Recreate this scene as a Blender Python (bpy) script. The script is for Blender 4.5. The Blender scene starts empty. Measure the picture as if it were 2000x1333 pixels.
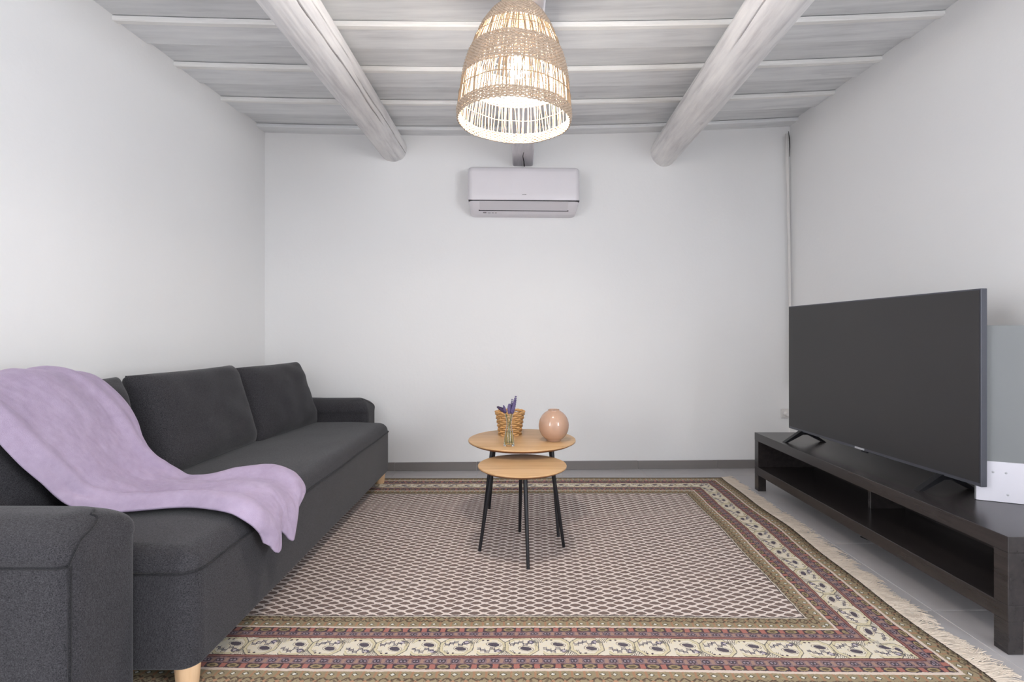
import bpy, bmesh, math, random
from mathutils import Vector, Matrix, noise
random.seed(7)
PI = math.pi
C = bpy.context.scene.collection
S = bpy.context.scene

# ------------------------------------------------------------------ camera
cam_d = bpy.data.cameras.new('camera'); cam = bpy.data.objects.new('camera', cam_d); C.objects.link(cam)
cam.location = (0, 0, 1.0); cam.rotation_euler = (PI/2, 0, 0)
cam_d.sensor_width = 36; cam_d.lens = 18.0
cam_d.shift_x = -15/2000; cam_d.shift_y = -11.5/2000
cam_d.clip_start = 0.02
S.camera = cam
# ------------------------------------------------------------------ world, daylight, exposure
w = bpy.data.worlds.new('world'); S.world = w; w.use_nodes = True
w.node_tree.nodes['Background'].inputs[0].default_value = (0.80, 0.88, 1.0, 1)
w.node_tree.nodes['Background'].inputs[1].default_value = 0.6
def area(name, loc, rot, sx, sy, power, col):
    d = bpy.data.lights.new(name, 'AREA'); d.shape = 'RECTANGLE'; d.size = sx; d.size_y = sy
    d.energy = power; d.color = col
    o = bpy.data.objects.new(name, d); C.objects.link(o); o.location = loc; o.rotation_euler = rot
    return o
# daylight by a terrace doorway and side windows, all unseen and added behind the camera to supply it
area('unseen_doorway_daylight', (0.55, -1.78, 1.25), (PI/2, 0, 0), 2.6, 2.1, 7, (0.92, 0.95, 1.0))
area('unseen_window_daylight', (2.42, -0.80, 1.45), (0, PI/2, 0), 1.5, 1.4, 112, (0.92, 0.95, 1.0))
area('added_left_daylight', (-2.26, -0.80, 1.45), (0, -PI/2, 0), 1.5, 1.4, 72, (0.95, 0.96, 1.0))  # this left window light is added to brighten the right wall
BULB_STRENGTH = 560
S.view_settings.view_transform = 'Standard'; S.view_settings.look = 'None'
S.view_settings.gamma = 1; S.view_settings.use_curve_mapping = False
S.view_settings.exposure = 0.28

# ------------------------------------------------------------------ node helpers
def lin(c):
    c /= 255.0
    return c/12.92 if c <= 0.04045 else ((c+0.055)/1.055)**2.4
def rgb(r, g, b): return (lin(r), lin(g), lin(b), 1)

class NT:
    """small expression compiler for shader node trees"""
    def __init__(self, name):
        self.m = bpy.data.materials.new(name); self.m.use_nodes = True
        self.t = self.m.node_tree; self.n = self.t.nodes; self.l = self.t.links
        self.b = self.n['Principled BSDF']
    def node(self, kind, **kw):
        nd = self.n.new(kind)
        for k, v in kw.items(): setattr(nd, k, v)
        return nd
    def put(self, sock, v):
        if isinstance(v, X): self.l.new(v.s, sock)
        elif hasattr(v, 'is_output'): self.l.new(v, sock)
        else: sock.default_value = v
    def math(self, op, a, b=None, c=None):
        nd = self.node('ShaderNodeMath', operation=op)
        self.put(nd.inputs[0], a)
        if b is not None: self.put(nd.inputs[1], b)
        if c is not None: self.put(nd.inputs[2], c)
        return X(self, nd.outputs[0])
    def mix(self, f, a, b):
        nd = self.node('ShaderNodeMix', data_type='RGBA')
        self.put(nd.inputs[0], f); self.put(nd.inputs[6], a); self.put(nd.inputs[7], b)
        return X(self, nd.outputs[2])
    def coord(self, which='Object', scale=(1,1,1), rot=(0,0,0)):
        tc = self.node('ShaderNodeTexCoord'); mp = self.node('ShaderNodeMapping')
        mp.inputs['Scale'].default_value = scale; mp.inputs['Rotation'].default_value = rot
        self.l.new(tc.outputs[which], mp.inputs[0])
        return mp.outputs[0]
    def noise(self, vec, scale, detail=3, rough=0.5, col=False):
        nd = self.node('ShaderNodeTexNoise'); self.l.new(vec, nd.inputs['Vector'])
        nd.inputs['Scale'].default_value = scale; nd.inputs['Detail'].default_value = detail
        nd.inputs['Roughness'].default_value = rough
        return X(self, nd.outputs[1 if col else 0])
    def ramp(self, f, stops):
        nd = self.node('ShaderNodeValToRGB'); self.put(nd.inputs[0], f)
        cr = nd.color_ramp
        while len(cr.elements) < len(stops): cr.elements.new(0.5)
        for e, (p, c) in zip(cr.elements, stops): e.position = p; e.color = c
        return X(self, nd.outputs[0])
    def bump(self, h, strength=0.3, dist=0.01):
        nd = self.node('ShaderNodeBump'); nd.inputs['Strength'].default_value = strength
        nd.inputs['Distance'].default_value = dist
        self.put(nd.inputs['Height'], h); self.l.new(nd.outputs[0], self.b.inputs['Normal'])
    def done(self, col=None, rough=0.5, metal=0, spec=0.5, **kw):
        if col is not None: self.put(self.b.inputs['Base Color'], col)
        self.put(self.b.inputs['Roughness'], rough); self.b.inputs['Metallic'].default_value = metal
        self.b.inputs['Specular IOR Level'].default_value = spec
        for k, v in kw.items(): self.b.inputs[k.replace('_', ' ')].default_value = v
        return self.m
class X:
    def __init__(self, t, s): self.t = t; self.s = s
    def __add__(a, b): return a.t.math('ADD', a, b)
    def __radd__(a, b): return a.t.math('ADD', a, b)
    def __sub__(a, b): return a.t.math('SUBTRACT', a, b)
    def __rsub__(a, b): return a.t.math('SUBTRACT', b, a)
    def __mul__(a, b): return a.t.math('MULTIPLY', a, b)
    def __rmul__(a, b): return a.t.math('MULTIPLY', a, b)
    def __truediv__(a, b): return a.t.math('DIVIDE', a, b)
    def __lt__(a, b): return a.t.math('LESS_THAN', a, b)
    def __gt__(a, b): return a.t.math('GREATER_THAN', a, b)
    def __abs__(a): return a.t.math('ABSOLUTE', a)
    def mod(a, b): return a.t.math('FLOORED_MODULO', a, b)
    def floor(a): return a.t.math('FLOOR', a)
    def max(a, b): return a.t.math('MAXIMUM', a, b)
    def min(a, b): return a.t.math('MINIMUM', a, b)
    def sin(a): return a.t.math('SINE', a)

def M_plain(name, col, rough=0.5, metal=0, spec=0.5, var=0.06, scale=9, bump=0.0, bscale=200, **kw):
    t = NT(name); v = t.coord()
    n = t.noise(v, scale, 3)
    c2 = tuple(min(1, x*(1-var)) for x in col[:3]) + (1,); c1 = tuple(min(1, x*(1+var)) for x in col[:3]) + (1,)
    if bump: t.bump(t.noise(v, bscale, 2), bump, 0.002)
    return t.done(t.mix(n, c2, c1), rough, metal, spec, **kw)

def M_wall(name, col):
    t = NT(name); v = t.coord()
    n = t.noise(v, 1.6, 4)
    t.bump(t.noise(v, 7, 5) + t.noise(v, 60, 3)*0.25, 0.10, 0.02)
    return t.done(t.mix(n, tuple(x*0.975 for x in col[:3])+(1,), col), 0.85, 0, 0.25)

def M_wood(name, axis, c_dark, c_mid, c_light, scale=6, stretch=14, rough=0.55, bump=0.25, knots=0.0):
    t = NT(name)
    sc = [stretch]*3; sc[axis] = 1.0
    v = t.coord(scale=tuple(sc)); v2 = t.coord()
    n = t.noise(v, scale*0.35, 6, 0.62) ; big = t.noise(v2, 2.3, 3)
    f = n*0.75 + big*0.3
    col = t.ramp(f, [(0.30, c_dark), (0.50, c_mid), (0.68, c_light)])
    if knots:
        sk = [3.2]*3; sk[axis] = 1.6
        vo = t.node('ShaderNodeTexVoronoi'); t.l.new(t.coord(scale=tuple(sk)), vo.inputs['Vector']); vo.inputs['Scale'].default_value = 1.3
        k = X(t, vo.outputs['Distance']) < (t.noise(v, 5, 2)*0.10)
        col = t.mix(k*knots, col, c_dark)
    t.bump(n, bump, 0.004)
    return t.done(col, rough, 0, 0.35)

def M_fabric(name, base, hi, scale=900, sheen=0.0, rough=0.95, coarse=True):
    t = NT(name); v = t.coord()
    a = t.noise(t.coord(scale=(1,1,0.28)), scale*0.55, 2); b = t.noise(t.coord(scale=(0.28,0.28,1)), scale*0.55, 2)
    big = t.noise(v, 14, 3)
    f = a*0.5 + b*0.5
    col = t.ramp(f, [(0.36, base), (0.66, hi)])
    col = t.mix(big*0.25, col, base)
    t.bump(f, 0.35, 0.003)
    t.b.inputs['Sheen Weight'].default_value = sheen; t.b.inputs['Sheen Roughness'].default_value = 0.45
    return t.done(col, rough, 0, 0.2)

# ------------------------------------------------------------------ mesh helpers
def link(name, me, mat, parent=None):
    o = bpy.data.objects.new(name, me); C.objects.link(o)
    if mat is not None:
        for m in (mat if isinstance(mat, (list, tuple)) else [mat]): me.materials.append(m)
    if parent is not None: o.parent = parent
    return o
def obj(name, bm, mat, parent=None, smooth=False, angle=None):
    me = bpy.data.meshes.new(name)
    bmesh.ops.recalc_face_normals(bm, faces=bm.faces[:])
    if smooth:
        for f in bm.faces: f.smooth = True
        if angle:
            for e in bm.edges:
                if len(e.link_faces) == 2 and e.calc_face_angle(0) > angle: e.smooth = False
    bm.to_mesh(me); bm.free()
    return link(name, me, mat, parent)
def empty(name, loc=(0,0,0), rz=0):
    o = bpy.data.objects.new(name, None); C.objects.link(o); o.location = loc; o.rotation_euler = (0,0,rz)
    o.empty_display_size = 0.05
    return o
def tag(o, label, cat, group=None, kind=None):
    o['label'] = label; o['category'] = cat
    if group: o['group'] = group
    if kind: o['kind'] = kind
    return o
def struct(o): o['kind'] = 'structure'; return o
def box(bm, x0, x1, y0, y1, z0, z1):
    vs = [bm.verts.new((x, y, z)) for x in (x0, x1) for y in (y0, y1) for z in (z0, z1)]
    for f in ((0,1,3,2),(4,6,7,5),(0,4,5,1),(2,3,7,6),(0,2,6,4),(1,5,7,3)): bm.faces.new([vs[i] for i in f])
    return vs
def rbox(x0, x1, y0, y1, z0, z1, r=0.004, seg=2):
    bm = bmesh.new(); box(bm, x0, x1, y0, y1, z0, z1)
    bmesh.ops.recalc_face_normals(bm, faces=bm.faces[:])
    if r: bmesh.ops.bevel(bm, geom=bm.edges[:], offset=r, segments=seg, profile=0.5, affect='EDGES')
    return bm
def lathe(bm, prof, seg=48, cx=0, cy=0, cap0=False, cap1=False):
    rings = []
    for r, z in prof:
        rings.append([bm.verts.new((cx+r*math.cos(2*PI*i/seg), cy+r*math.sin(2*PI*i/seg), z)) for i in range(seg)])
    for a, b in zip(rings, rings[1:]):
        for i in range(seg): bm.faces.new((a[i], a[(i+1)%seg], b[(i+1)%seg], b[i]))
    if cap0: bm.faces.new(rings[0][::-1])
    if cap1: bm.faces.new(rings[-1])
    return rings
def tube(bm, pts, rad, seg=8, closed=False, caps=True):
    pts = [Vector(p) for p in pts]; n = len(pts); rings = []
    up = None
    for i, p in enumerate(pts):
        if closed: d = pts[(i+1) % n] - pts[i-1]
        else: d = pts[min(i+1, n-1)] - pts[max(i-1, 0)]
        d.normalize()
        if up is None:
            up = Vector((0,0,1)) if abs(d.z) < 0.9 else Vector((1,0,0))
        a = d.cross(up)
        if a.length < 1e-6: a = d.cross(Vector((0.3,1,0.2)))
        a.normalize(); b = a.cross(d).normalized(); up = b
        r = rad(i/(n-1)) if callable(rad) else rad
        rings.append([bm.verts.new(p + a*(r*math.cos(2*PI*k/seg)) + b*(r*math.sin(2*PI*k/seg))) for k in range(seg)])
    rng = range(n) if closed else range(n-1)
    for i in rng:
        A = rings[i]; B = rings[(i+1) % n]
        for k in range(seg): bm.faces.new((A[k], A[(k+1)%seg], B[(k+1)%seg], B[k]))
    if caps and not closed:
        bm.faces.new(rings[0][::-1]); bm.faces.new(rings[-1])
def ellipsoid(bm, c, rx, ry, rz, u=8, v=6, mat=None):
    m = Matrix.Translation(c) @ (mat or Matrix.Identity(4)) @ Matrix.Diagonal((rx, ry, rz, 1))
    bmesh.ops.create_uvsphere(bm, u_segments=u, v_segments=v, radius=1, matrix=m)
def interp(pts, t):
    """piecewise smooth interpolation through (t, value...) rows"""
    if t <= pts[0][0]: return pts[0][1:]
    for i in range(len(pts)-1):
        if t <= pts[i+1][0]:
            a, b = pts[i], pts[i+1]; k = (t-a[0])/(b[0]-a[0])
            p0 = pts[max(i-1,0)]; p3 = pts[min(i+2, len(pts)-1)]
            out = []
            for j in range(1, len(a)):
                m1 = (b[j]-p0[j])/max(1e-9, b[0]-p0[0])*(b[0]-a[0]); m2 = (p3[j]-a[j])/max(1e-9, p3[0]-a[0])*(b[0]-a[0])
                h = k*k*(3-2*k)
                out.append((2*k**3-3*k*k+1)*a[j] + (k**3-2*k*k+k)*m1 + (-2*k**3+3*k*k)*b[j] + (k**3-k*k)*m2)
            return tuple(out)
    return pts[-1][1:]

# ------------------------------------------------------------------ materials
mat_wall = M_wall('white_plaster', (0.86, 0.855, 0.85, 1))
mat_tile = M_plain('grey_floor_tile', rgb(176, 173, 174), 0.42, 0, 0.5, 0.05, 5, 0.04, 40)
mat_skirt = M_plain('grey_skirting_tile', rgb(128, 123, 121), 0.42, 0, 0.5, 0.06, 6)
mat_grout = M_plain('pale_grout', rgb(196, 190, 186), 0.9, 0, 0.2)
mat_plank = M_wood('whitewashed_plank', 0, rgb(204, 205, 206), rgb(230, 231, 232), rgb(240, 241, 241), 5, 13, 0.7, 0.2, 0.3)
mat_plank_shaded = M_wood('whitewashed_plank_shaded', 0, rgb(194, 195, 196), rgb(219, 220, 221), rgb(232, 233, 233), 5, 13, 0.7, 0.2, 0.3)  # darker copy for the recessed boards, their shade put into the colour
mat_batten = M_wood('whitewashed_batten', 0, rgb(222, 220, 216), rgb(240, 239, 236), rgb(246, 245, 242), 6, 16, 0.7, 0.15)
mat_log = M_wood('whitewashed_log', 1, rgb(190, 187, 188), rgb(226, 224, 224), rgb(242, 240, 238), 7, 11, 0.7, 0.35, 0.4)
mat_beam = M_wood('whitewashed_square_beam', 1, rgb(190, 187, 190), rgb(220, 217, 221), rgb(234, 231, 234), 6, 11, 0.7, 0.25)
mat_crack = M_plain('dark_crack', rgb(48, 44, 44), 0.9)
mat_sofa = M_fabric('charcoal_weave', rgb(24, 24, 26), rgb(82, 80, 84), 1700, 0.14)
mat_pipe = M_fabric('charcoal_piping', rgb(20, 20, 22), rgb(58, 57, 60), 1500, 0.1)
mat_leg = M_wood('pale_beech', 2, rgb(205, 165, 122), rgb(226, 188, 146), rgb(235, 200, 160), 8, 14, 0.5, 0.1)
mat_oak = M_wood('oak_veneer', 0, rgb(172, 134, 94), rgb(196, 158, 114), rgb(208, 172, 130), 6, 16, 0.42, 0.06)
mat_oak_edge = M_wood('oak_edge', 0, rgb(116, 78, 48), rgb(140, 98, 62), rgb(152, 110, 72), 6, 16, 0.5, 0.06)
mat_black = M_plain('black_metal', rgb(24, 24, 28), 0.38, 0.2, 0.5)
mat_bench = M_wood('black_brown_veneer', 1, rgb(36, 32, 32), rgb(47, 43, 43), rgb(56, 51, 50), 5, 18, 0.36, 0.04)
mat_bench.node_tree.nodes['Principled BSDF'].inputs['Roughness'].default_value = 0.27
mat_bench.node_tree.nodes['Principled BSDF'].inputs['Specular IOR Level'].default_value = 0.6
mat_screen = M_plain('matt_screen', rgb(56, 55, 56), 0.36, 0, 0.35, 0.02)
mat_bezel = M_plain('tv_bezel', rgb(84, 86, 94), 0.4, 0.3, 0.5)
mat_tvback = M_plain('tv_back', rgb(30, 30, 32), 0.6)
mat_silver = M_plain('silver_print', rgb(190, 190, 194), 0.4)
mat_ac = M_plain('white_plastic', rgb(226, 222, 226), 0.35, 0, 0.5, 0.015)
mat_ac2 = M_plain('white_plastic_flap', rgb(214, 210, 214), 0.35, 0, 0.5, 0.015)
mat_gap = M_plain('dark_gap', rgb(58, 55, 58), 0.8)
mat_mark = M_plain('grey_print', rgb(120, 118, 122), 0.6)
mat_white = M_plain('white_enamel', rgb(226, 224, 232), 0.4, 0, 0.5, 0.01)
mat_paint = M_plain('white_paint', rgb(222, 219, 216), 0.6, 0, 0.3, 0.02)
mat_vase = M_plain('glazed_taupe', rgb(182, 148, 126), 0.12, 0, 0.6, 0.04, 12)
mat_hole_shade = M_plain('vase_inside_shade', rgb(84, 62, 52), 0.6)  # dark unglazed brown that also paints the shade inside the opening
mat_wicker = M_plain('wicker', rgb(196, 152, 98), 0.5, 0, 0.4, 0.3, 60)
mat_stem = M_plain('lavender_stem', rgb(118, 124, 78), 0.7, 0, 0.3, 0.2, 60)
mat_flower = M_plain('lavender_flower', rgb(98, 88, 124), 0.8, 0, 0.2, 0.35, 120)
mat_flower_d = M_plain('dried_lavender_flower', rgb(66, 54, 78), 0.8, 0, 0.2, 0.3, 120)
mat_grass = M_plain('seagrass', rgb(176, 158, 140), 0.8, 0, 0.2, 0.25, 70)
mat_stick = M_plain('cane_stick', rgb(164, 140, 114), 0.7, 0, 0.3, 0.2, 60)
mat_fringe = M_plain('cream_fringe', rgb(238, 224, 208), 0.95, 0, 0.1, 0.08, 40)
mat_cord = M_plain('lamp_rope', rgb(226, 206, 172), 0.9, 0, 0.2, 0.15, 80)
mat_brass = M_plain('lamp_holder', rgb(220, 216, 208), 0.4)
# throw blanket: fuzzy lilac fleece
t = NT('lilac_fleece'); v = t.coord()
f1 = t.noise(v, 7, 4, 0.6); f2 = t.noise(v, 420, 3); f3 = t.noise(v, 38, 4, 0.65)
colr = t.mix(f1*0.5 + f3*0.5, rgb(144, 128, 152), rgb(188, 173, 195))
t.bump(f3*0.6 + f2*0.5, 0.35, 0.006)
t.b.inputs['Sheen Weight'].default_value = 0.35; t.b.inputs['Sheen Roughness'].default_value = 0.4
t.b.inputs['Sheen Tint'].default_value = rgb(226, 210, 232)
mat_fleece = t.done(colr, 0.95, 0, 0.1)
# glass, water, frosted glass, bulb
def glassy(name, col, rough, ior, trans=1.0):
    t = NT(name); n = t.noise(t.coord(), 6, 2)
    return t.done(t.mix(n, tuple(x*0.98 for x in col[:3])+(1,), col), rough, 0, 0.5, Transmission_Weight=trans, IOR=ior)
mat_glass = glassy('clear_glass', (0.97, 0.99, 0.98, 1), 0.02, 1.30)
mat_water = glassy('greenish_water', (0.80, 0.87, 0.66, 1), 0.02, 1.2)
mat_frost = glassy('frosted_grey_glass', rgb(160, 163, 164), 0.35, 1.2, 0.30)
t = NT('lit_bulb')
t.b.inputs['Emission Color'].default_value = (1.0, 0.93, 0.85, 1); t.b.inputs['Emission Strength'].default_value = BULB_STRENGTH
mat_bulb = t.done((1, 1, 1, 1), 0.4)

# ------------------------------------------------------------------ room geometry functions (x right, y depth, z up)
YAW = 0.030
def y_back(x): return 3.800 + YAW*x
def x_left(y): return -1.863 - 0.040*(3.745 - y)
def x_right(y): return 2.037 + 0.045*(3.86 - y)
def z_ceil(x): return 2.505 + 0.022*x + 0.011*x*x
Y_REAR = -1.7

def wall_prism(name, pts, z0=-0.05, z1=2.75):
    bm = bmesh.new()
    a = [bm.verts.new((x, y, z0)) for x, y in pts]; b = [bm.verts.new((x, y, z1)) for x, y in pts]
    n = len(pts)
    for i in range(n): bm.faces.new((a[i], a[(i+1)%n], b[(i+1)%n], b[i]))
    bm.faces.new(a[::-1]); bm.faces.new(b)
    return struct(obj(name, bm, mat_wall))
T = 0.2
wall_prism('wall_back', [(-2.3, y_back(-2.3)), (2.5, y_back(2.5)), (2.5, y_back(2.5)+T), (-2.3, y_back(-2.3)+T)])
yl0, yl1 = Y_REAR, y_back(x_left(3.745))
yr1 = y_back(x_right(3.86))
# side walls, each with an unseen window opening added behind the camera for daylight
def wall_side(name, xf, sgn, yend):
    bm = bmesh.new()
    def seg(ya, yb, z0, z1):
        vs = [(xf(ya), ya), (xf(yb), yb), (xf(yb)+sgn*T, yb), (xf(ya)+sgn*T, ya)]
        a = [bm.verts.new((x, y, z0)) for x, y in vs]; b = [bm.verts.new((x, y, z1)) for x, y in vs]
        for i in range(4): bm.faces.new((a[i], a[(i+1)%4], b[(i+1)%4], b[i]))
        bm.faces.new(a[::-1]); bm.faces.new(b)
    seg(-0.1, yend, -0.05, 2.75); seg(Y_REAR, -1.5, -0.05, 2.75); seg(-1.5, -0.1, -0.05, 0.7); seg(-1.5, -0.1, 2.2, 2.75)
    struct(obj(name, bm, mat_wall))
wall_side('wall_right', x_right, 1, yr1); wall_side('wall_left', x_left, -1, yl1)
def wall_rear():
    bm = bmesh.new()
    box(bm, -2.35, -0.75, Y_REAR-T, Y_REAR, -0.05, 2.8); box(bm, 1.85, 2.6, Y_REAR-T, Y_REAR, -0.05, 2.8)
    box(bm, -0.75, 1.85, Y_REAR-T, Y_REAR, 2.3, 2.8)
    struct(obj('wall_rear', bm, mat_wall))
    bm = bmesh.new()
    for x0, x1, z0, z1 in ((-0.75, -0.68, 0, 2.3), (1.78, 1.85, 0, 2.3), (-0.68, 1.78, 2.23, 2.3)):
        box(bm, x0, x1, Y_REAR-0.12, Y_REAR-0.04, z0, z1)
    struct(obj('door_1', bm, mat_paint))  # frame of the unseen doorway added to let daylight in
    for nm, xa, xb in (('window_1', x_right(-0.8)+0.05, x_right(-0.8)+0.12), ('added_window_2', x_left(-0.8)-0.12, x_left(-0.8)-0.05)):  # unseen frames; the left one is added to light the right wall
        bm = bmesh.new()
        for y0, y1, z0, z1 in ((-1.5, -1.44, 0.7, 2.2), (-0.16, -0.1, 0.7, 2.2), (-1.44, -0.16, 0.7, 0.76), (-1.44, -0.16, 2.14, 2.2)):
            box(bm, xa, xb, y0, y1, z0, z1)
        struct(obj(nm, bm, mat_paint))
wall_rear()

# floor: screed with the tiles laid in it
bm = bmesh.new(); box(bm, -2.35, 2.6, Y_REAR-T, 4.05, -0.08, -0.0022)
floor = struct(obj('floor', bm, mat_grout))
bm = rbox(-0.2985, 0.2985, -0.2985, 0.2985, -0.012, 0.0, 0.0012, 1)
tile_me = None
for i in range(-3, 4):
    for j in range(-2, 7):
        x = 0.6*i; y = 0.6*j + 0.36
        if tile_me is None:
            o = obj('tile', bm, mat_tile, floor); tile_me = o.data
        else: o = link('tile', tile_me, None, floor)
        o.location = (x, y, random.uniform(-0.0004, 0))
# skirting of the same grey tile
def skirting(name, p0, p1, nrm, n):
    bm = bmesh.new()
    d = Vector((p1[0]-p0[0], p1[1]-p0[1], 0)); L = d.length
    par = struct(empty(name)); 
    ang = math.atan2(d.y, d.x)
    k = 0; s = 0.0
    first = None; offs = n
    cuts = [0.0]; c = offs
    while c < L: cuts.append(c); c += 0.6
    cuts.append(L)
    for a, b in zip(cuts, cuts[1:]):
        bmx = rbox(a+0.001, b-0.001, -0.010, 0.004, 0.0, 0.062+random.uniform(-0.0015, 0.0015), 0.0012, 1)
        o = obj('skirting_tile', bmx, mat_skirt, par)
    bm.free()
    bmx = rbox(0, L, -0.006, 0.004, 0.0, 0.058, 0, 1); obj('grout_backing', bmx, mat_grout, par)
    par.location = (p0[0], p0[1], 0.0); par.rotation_euler = (0, 0, ang)
xl = x_left(3.745); xr_ = x_right(3.86)
skirting('baseboard_back', (xl, y_back(xl)), (xr_, y_back(xr_)), None, 0.345)
skirting('baseboard_left', (x_left(0.2), 0.2), (x_left(3.73), 3.73), None, 0.3)
skirting('baseboard_right', (x_right(3.84), 3.84), (x_right(0.2), 0.2), None, 0.3)

# ceiling: backing deck with boards and battens
XS = [-2.12 + 4.5*i/18 for i in range(19)]
def strip(y0, y1, dz0, dz1, rnd=0.002, xs=XS, wob=0.0, bevel=True):
    """board across the room, following the gentle bow of the old ceiling"""
    bm = bmesh.new(); rings = []
    ph = random.uniform(0, 9)
    for x in xs:
        w_ = wob*math.sin(x*2.1+ph)
        zc = z_ceil(x); ya, yb = y0 + YAW*x + w_, y1 + YAW*x + w_
        if bevel: prof = [(ya, zc+dz1), (ya, zc+dz0+rnd), (ya+rnd, zc+dz0), (yb-rnd, zc+dz0), (yb, zc+dz0+rnd), (yb, zc+dz1)]
        rings.append([bm.verts.new((x, y, z)) for y, z in prof])
    n = len(rings[0])
    for a, b in zip(rings, rings[1:]):
        for k in range(n): bm.faces.new((a[k], a[(k+1)%n], b[(k+1)%n], b[k]))
    bm.faces.new(rings[0]); bm.faces.new(rings[-1][::-1])
    return bm
ceiling = struct(obj('ceiling', strip(Y_REAR-0.2, 4.0, 0.035, 0.10), mat_paint))
P = 0.410
for k in range(-9, 5):
    yb = 2.462 + P*(k)          # near face of the batten
    if k < 4:
        obj('plank', strip(yb+0.012, yb+P*0.53, -0.010, 0.030, 0.004), mat_plank, ceiling)
        obj('plank', strip(yb+P*0.53-0.01, yb+P+0.006, 0.006, 0.036, 0.003), mat_plank_shaded, ceiling)
    if k <= 3:
        bt = obj('batten', strip(yb, yb+(0.034 if k < 3 else 0.16), -0.020, 0.002, 0.005, wob=0.003), mat_batten if k < 3 else mat_plank, ceiling)
        if k < 3: obj('bead', strip(yb+0.033, yb+0.044, -0.0155, 0.0, 0.004, wob=0.002), mat_batten, bt)

# round log beams
def log_beam(name, x0, x1, y0, y1, zc, r0, r1, cracks, label, seed):
    bm = bmesh.new(); NTH, NY = 300, 110
    rings = []
    for j in range(NY+1):
        k = j/NY; y = y0 + (y1-y0)*k; r = r0 + (r1-r0)*k
        cx = x0 + (x1-x0)*k + 0.008*math.sin(4.1*k+seed); cz = zc + 0.006*math.sin(5.3*k+seed*2)
        ring = []
        for i in range(NTH):
            th = 2*PI*i/NTH
            rr = r*(1 + 0.03*noise.noise((math.cos(th)*1.3+seed, math.sin(th)*1.3, y*0.9)) + 0.018*math.sin(2*th+seed+k)) \
                 + 0.0022*noise.noise((math.cos(th)*6+seed, math.sin(th)*6, y*1.5))
            for (tc, ya, yb_, wd, dp) in cracks:
                if ya < y < yb_:
                    tcc = tc + 0.10*noise.noise((y*1.7, tc, seed)) + 0.02*noise.noise((y*9, tc, seed))
                    d = abs((th - tcc + PI) % (2*PI) - PI)
                    tap = min(1, (y-ya)/0.15, (yb_-y)/0.15)
                    if d < wd: rr -= dp*tap*(1-d/wd)
            ring.append(bm.verts.new((cx + rr*math.cos(th), y, cz + rr*math.sin(th))))
        rings.append(ring)
    for a, b in zip(rings, rings[1:]):
        for i in range(NTH): bm.faces.new((a[i], a[(i+1)%NTH], b[(i+1)%NTH], b[i]))
    bm.faces.new(rings[0]); bm.faces.new(rings[-1][::-1])
    o = obj(name, bm, mat_log, None, True, 1.2)
    tag(o, label, 'beam'); return o
D = math.radians
log_beam('log_beam', -0.955, -0.925, Y_REAR+0.02, y_back(-0.92)-0.001, 2.372, 0.122, 0.100,
         [(D(322), 0.5, 3.2, 0.026, 0.034), (D(238), 2.7, 3.95, 0.026, 0.034), (D(338), 2.6, 3.95, 0.024, 0.028), (D(350), 1.4, 2.6, 0.024, 0.022)],
         'cracked round whitewashed log beam on the sofa side of the lamp', 1.0)
log_beam('log_beam', 0.985, 1.075, Y_REAR+0.02, y_back(1.08)-0.001, 2.368, 0.128, 0.106,
         [(D(215), 1.2, 2.4, 0.03, 0.014)],
         'smoother round whitewashed log beam on the television side of the lamp', 4.0)
bm = rbox(-0.052, 0.098, Y_REAR+0.02, y_back(0.02)-0.001, 2.252, 2.50, 0.012, 3)
beam = obj('square_beam', bm, mat_beam, None, True, 0.6)
tag(beam, 'square whitewashed beam running above the woven lamp to the air conditioner', 'beam')
bm = bmesh.new(); tube(bm, [(0.028, 3.50, 2.2515), (0.022, 3.58, 2.2512), (0.030, 3.68, 2.2512), (0.034, 3.79, 2.2515)], lambda k: 0.0035*(0.4+k), 6)
obj('crack', bm, mat_crack, beam)

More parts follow.
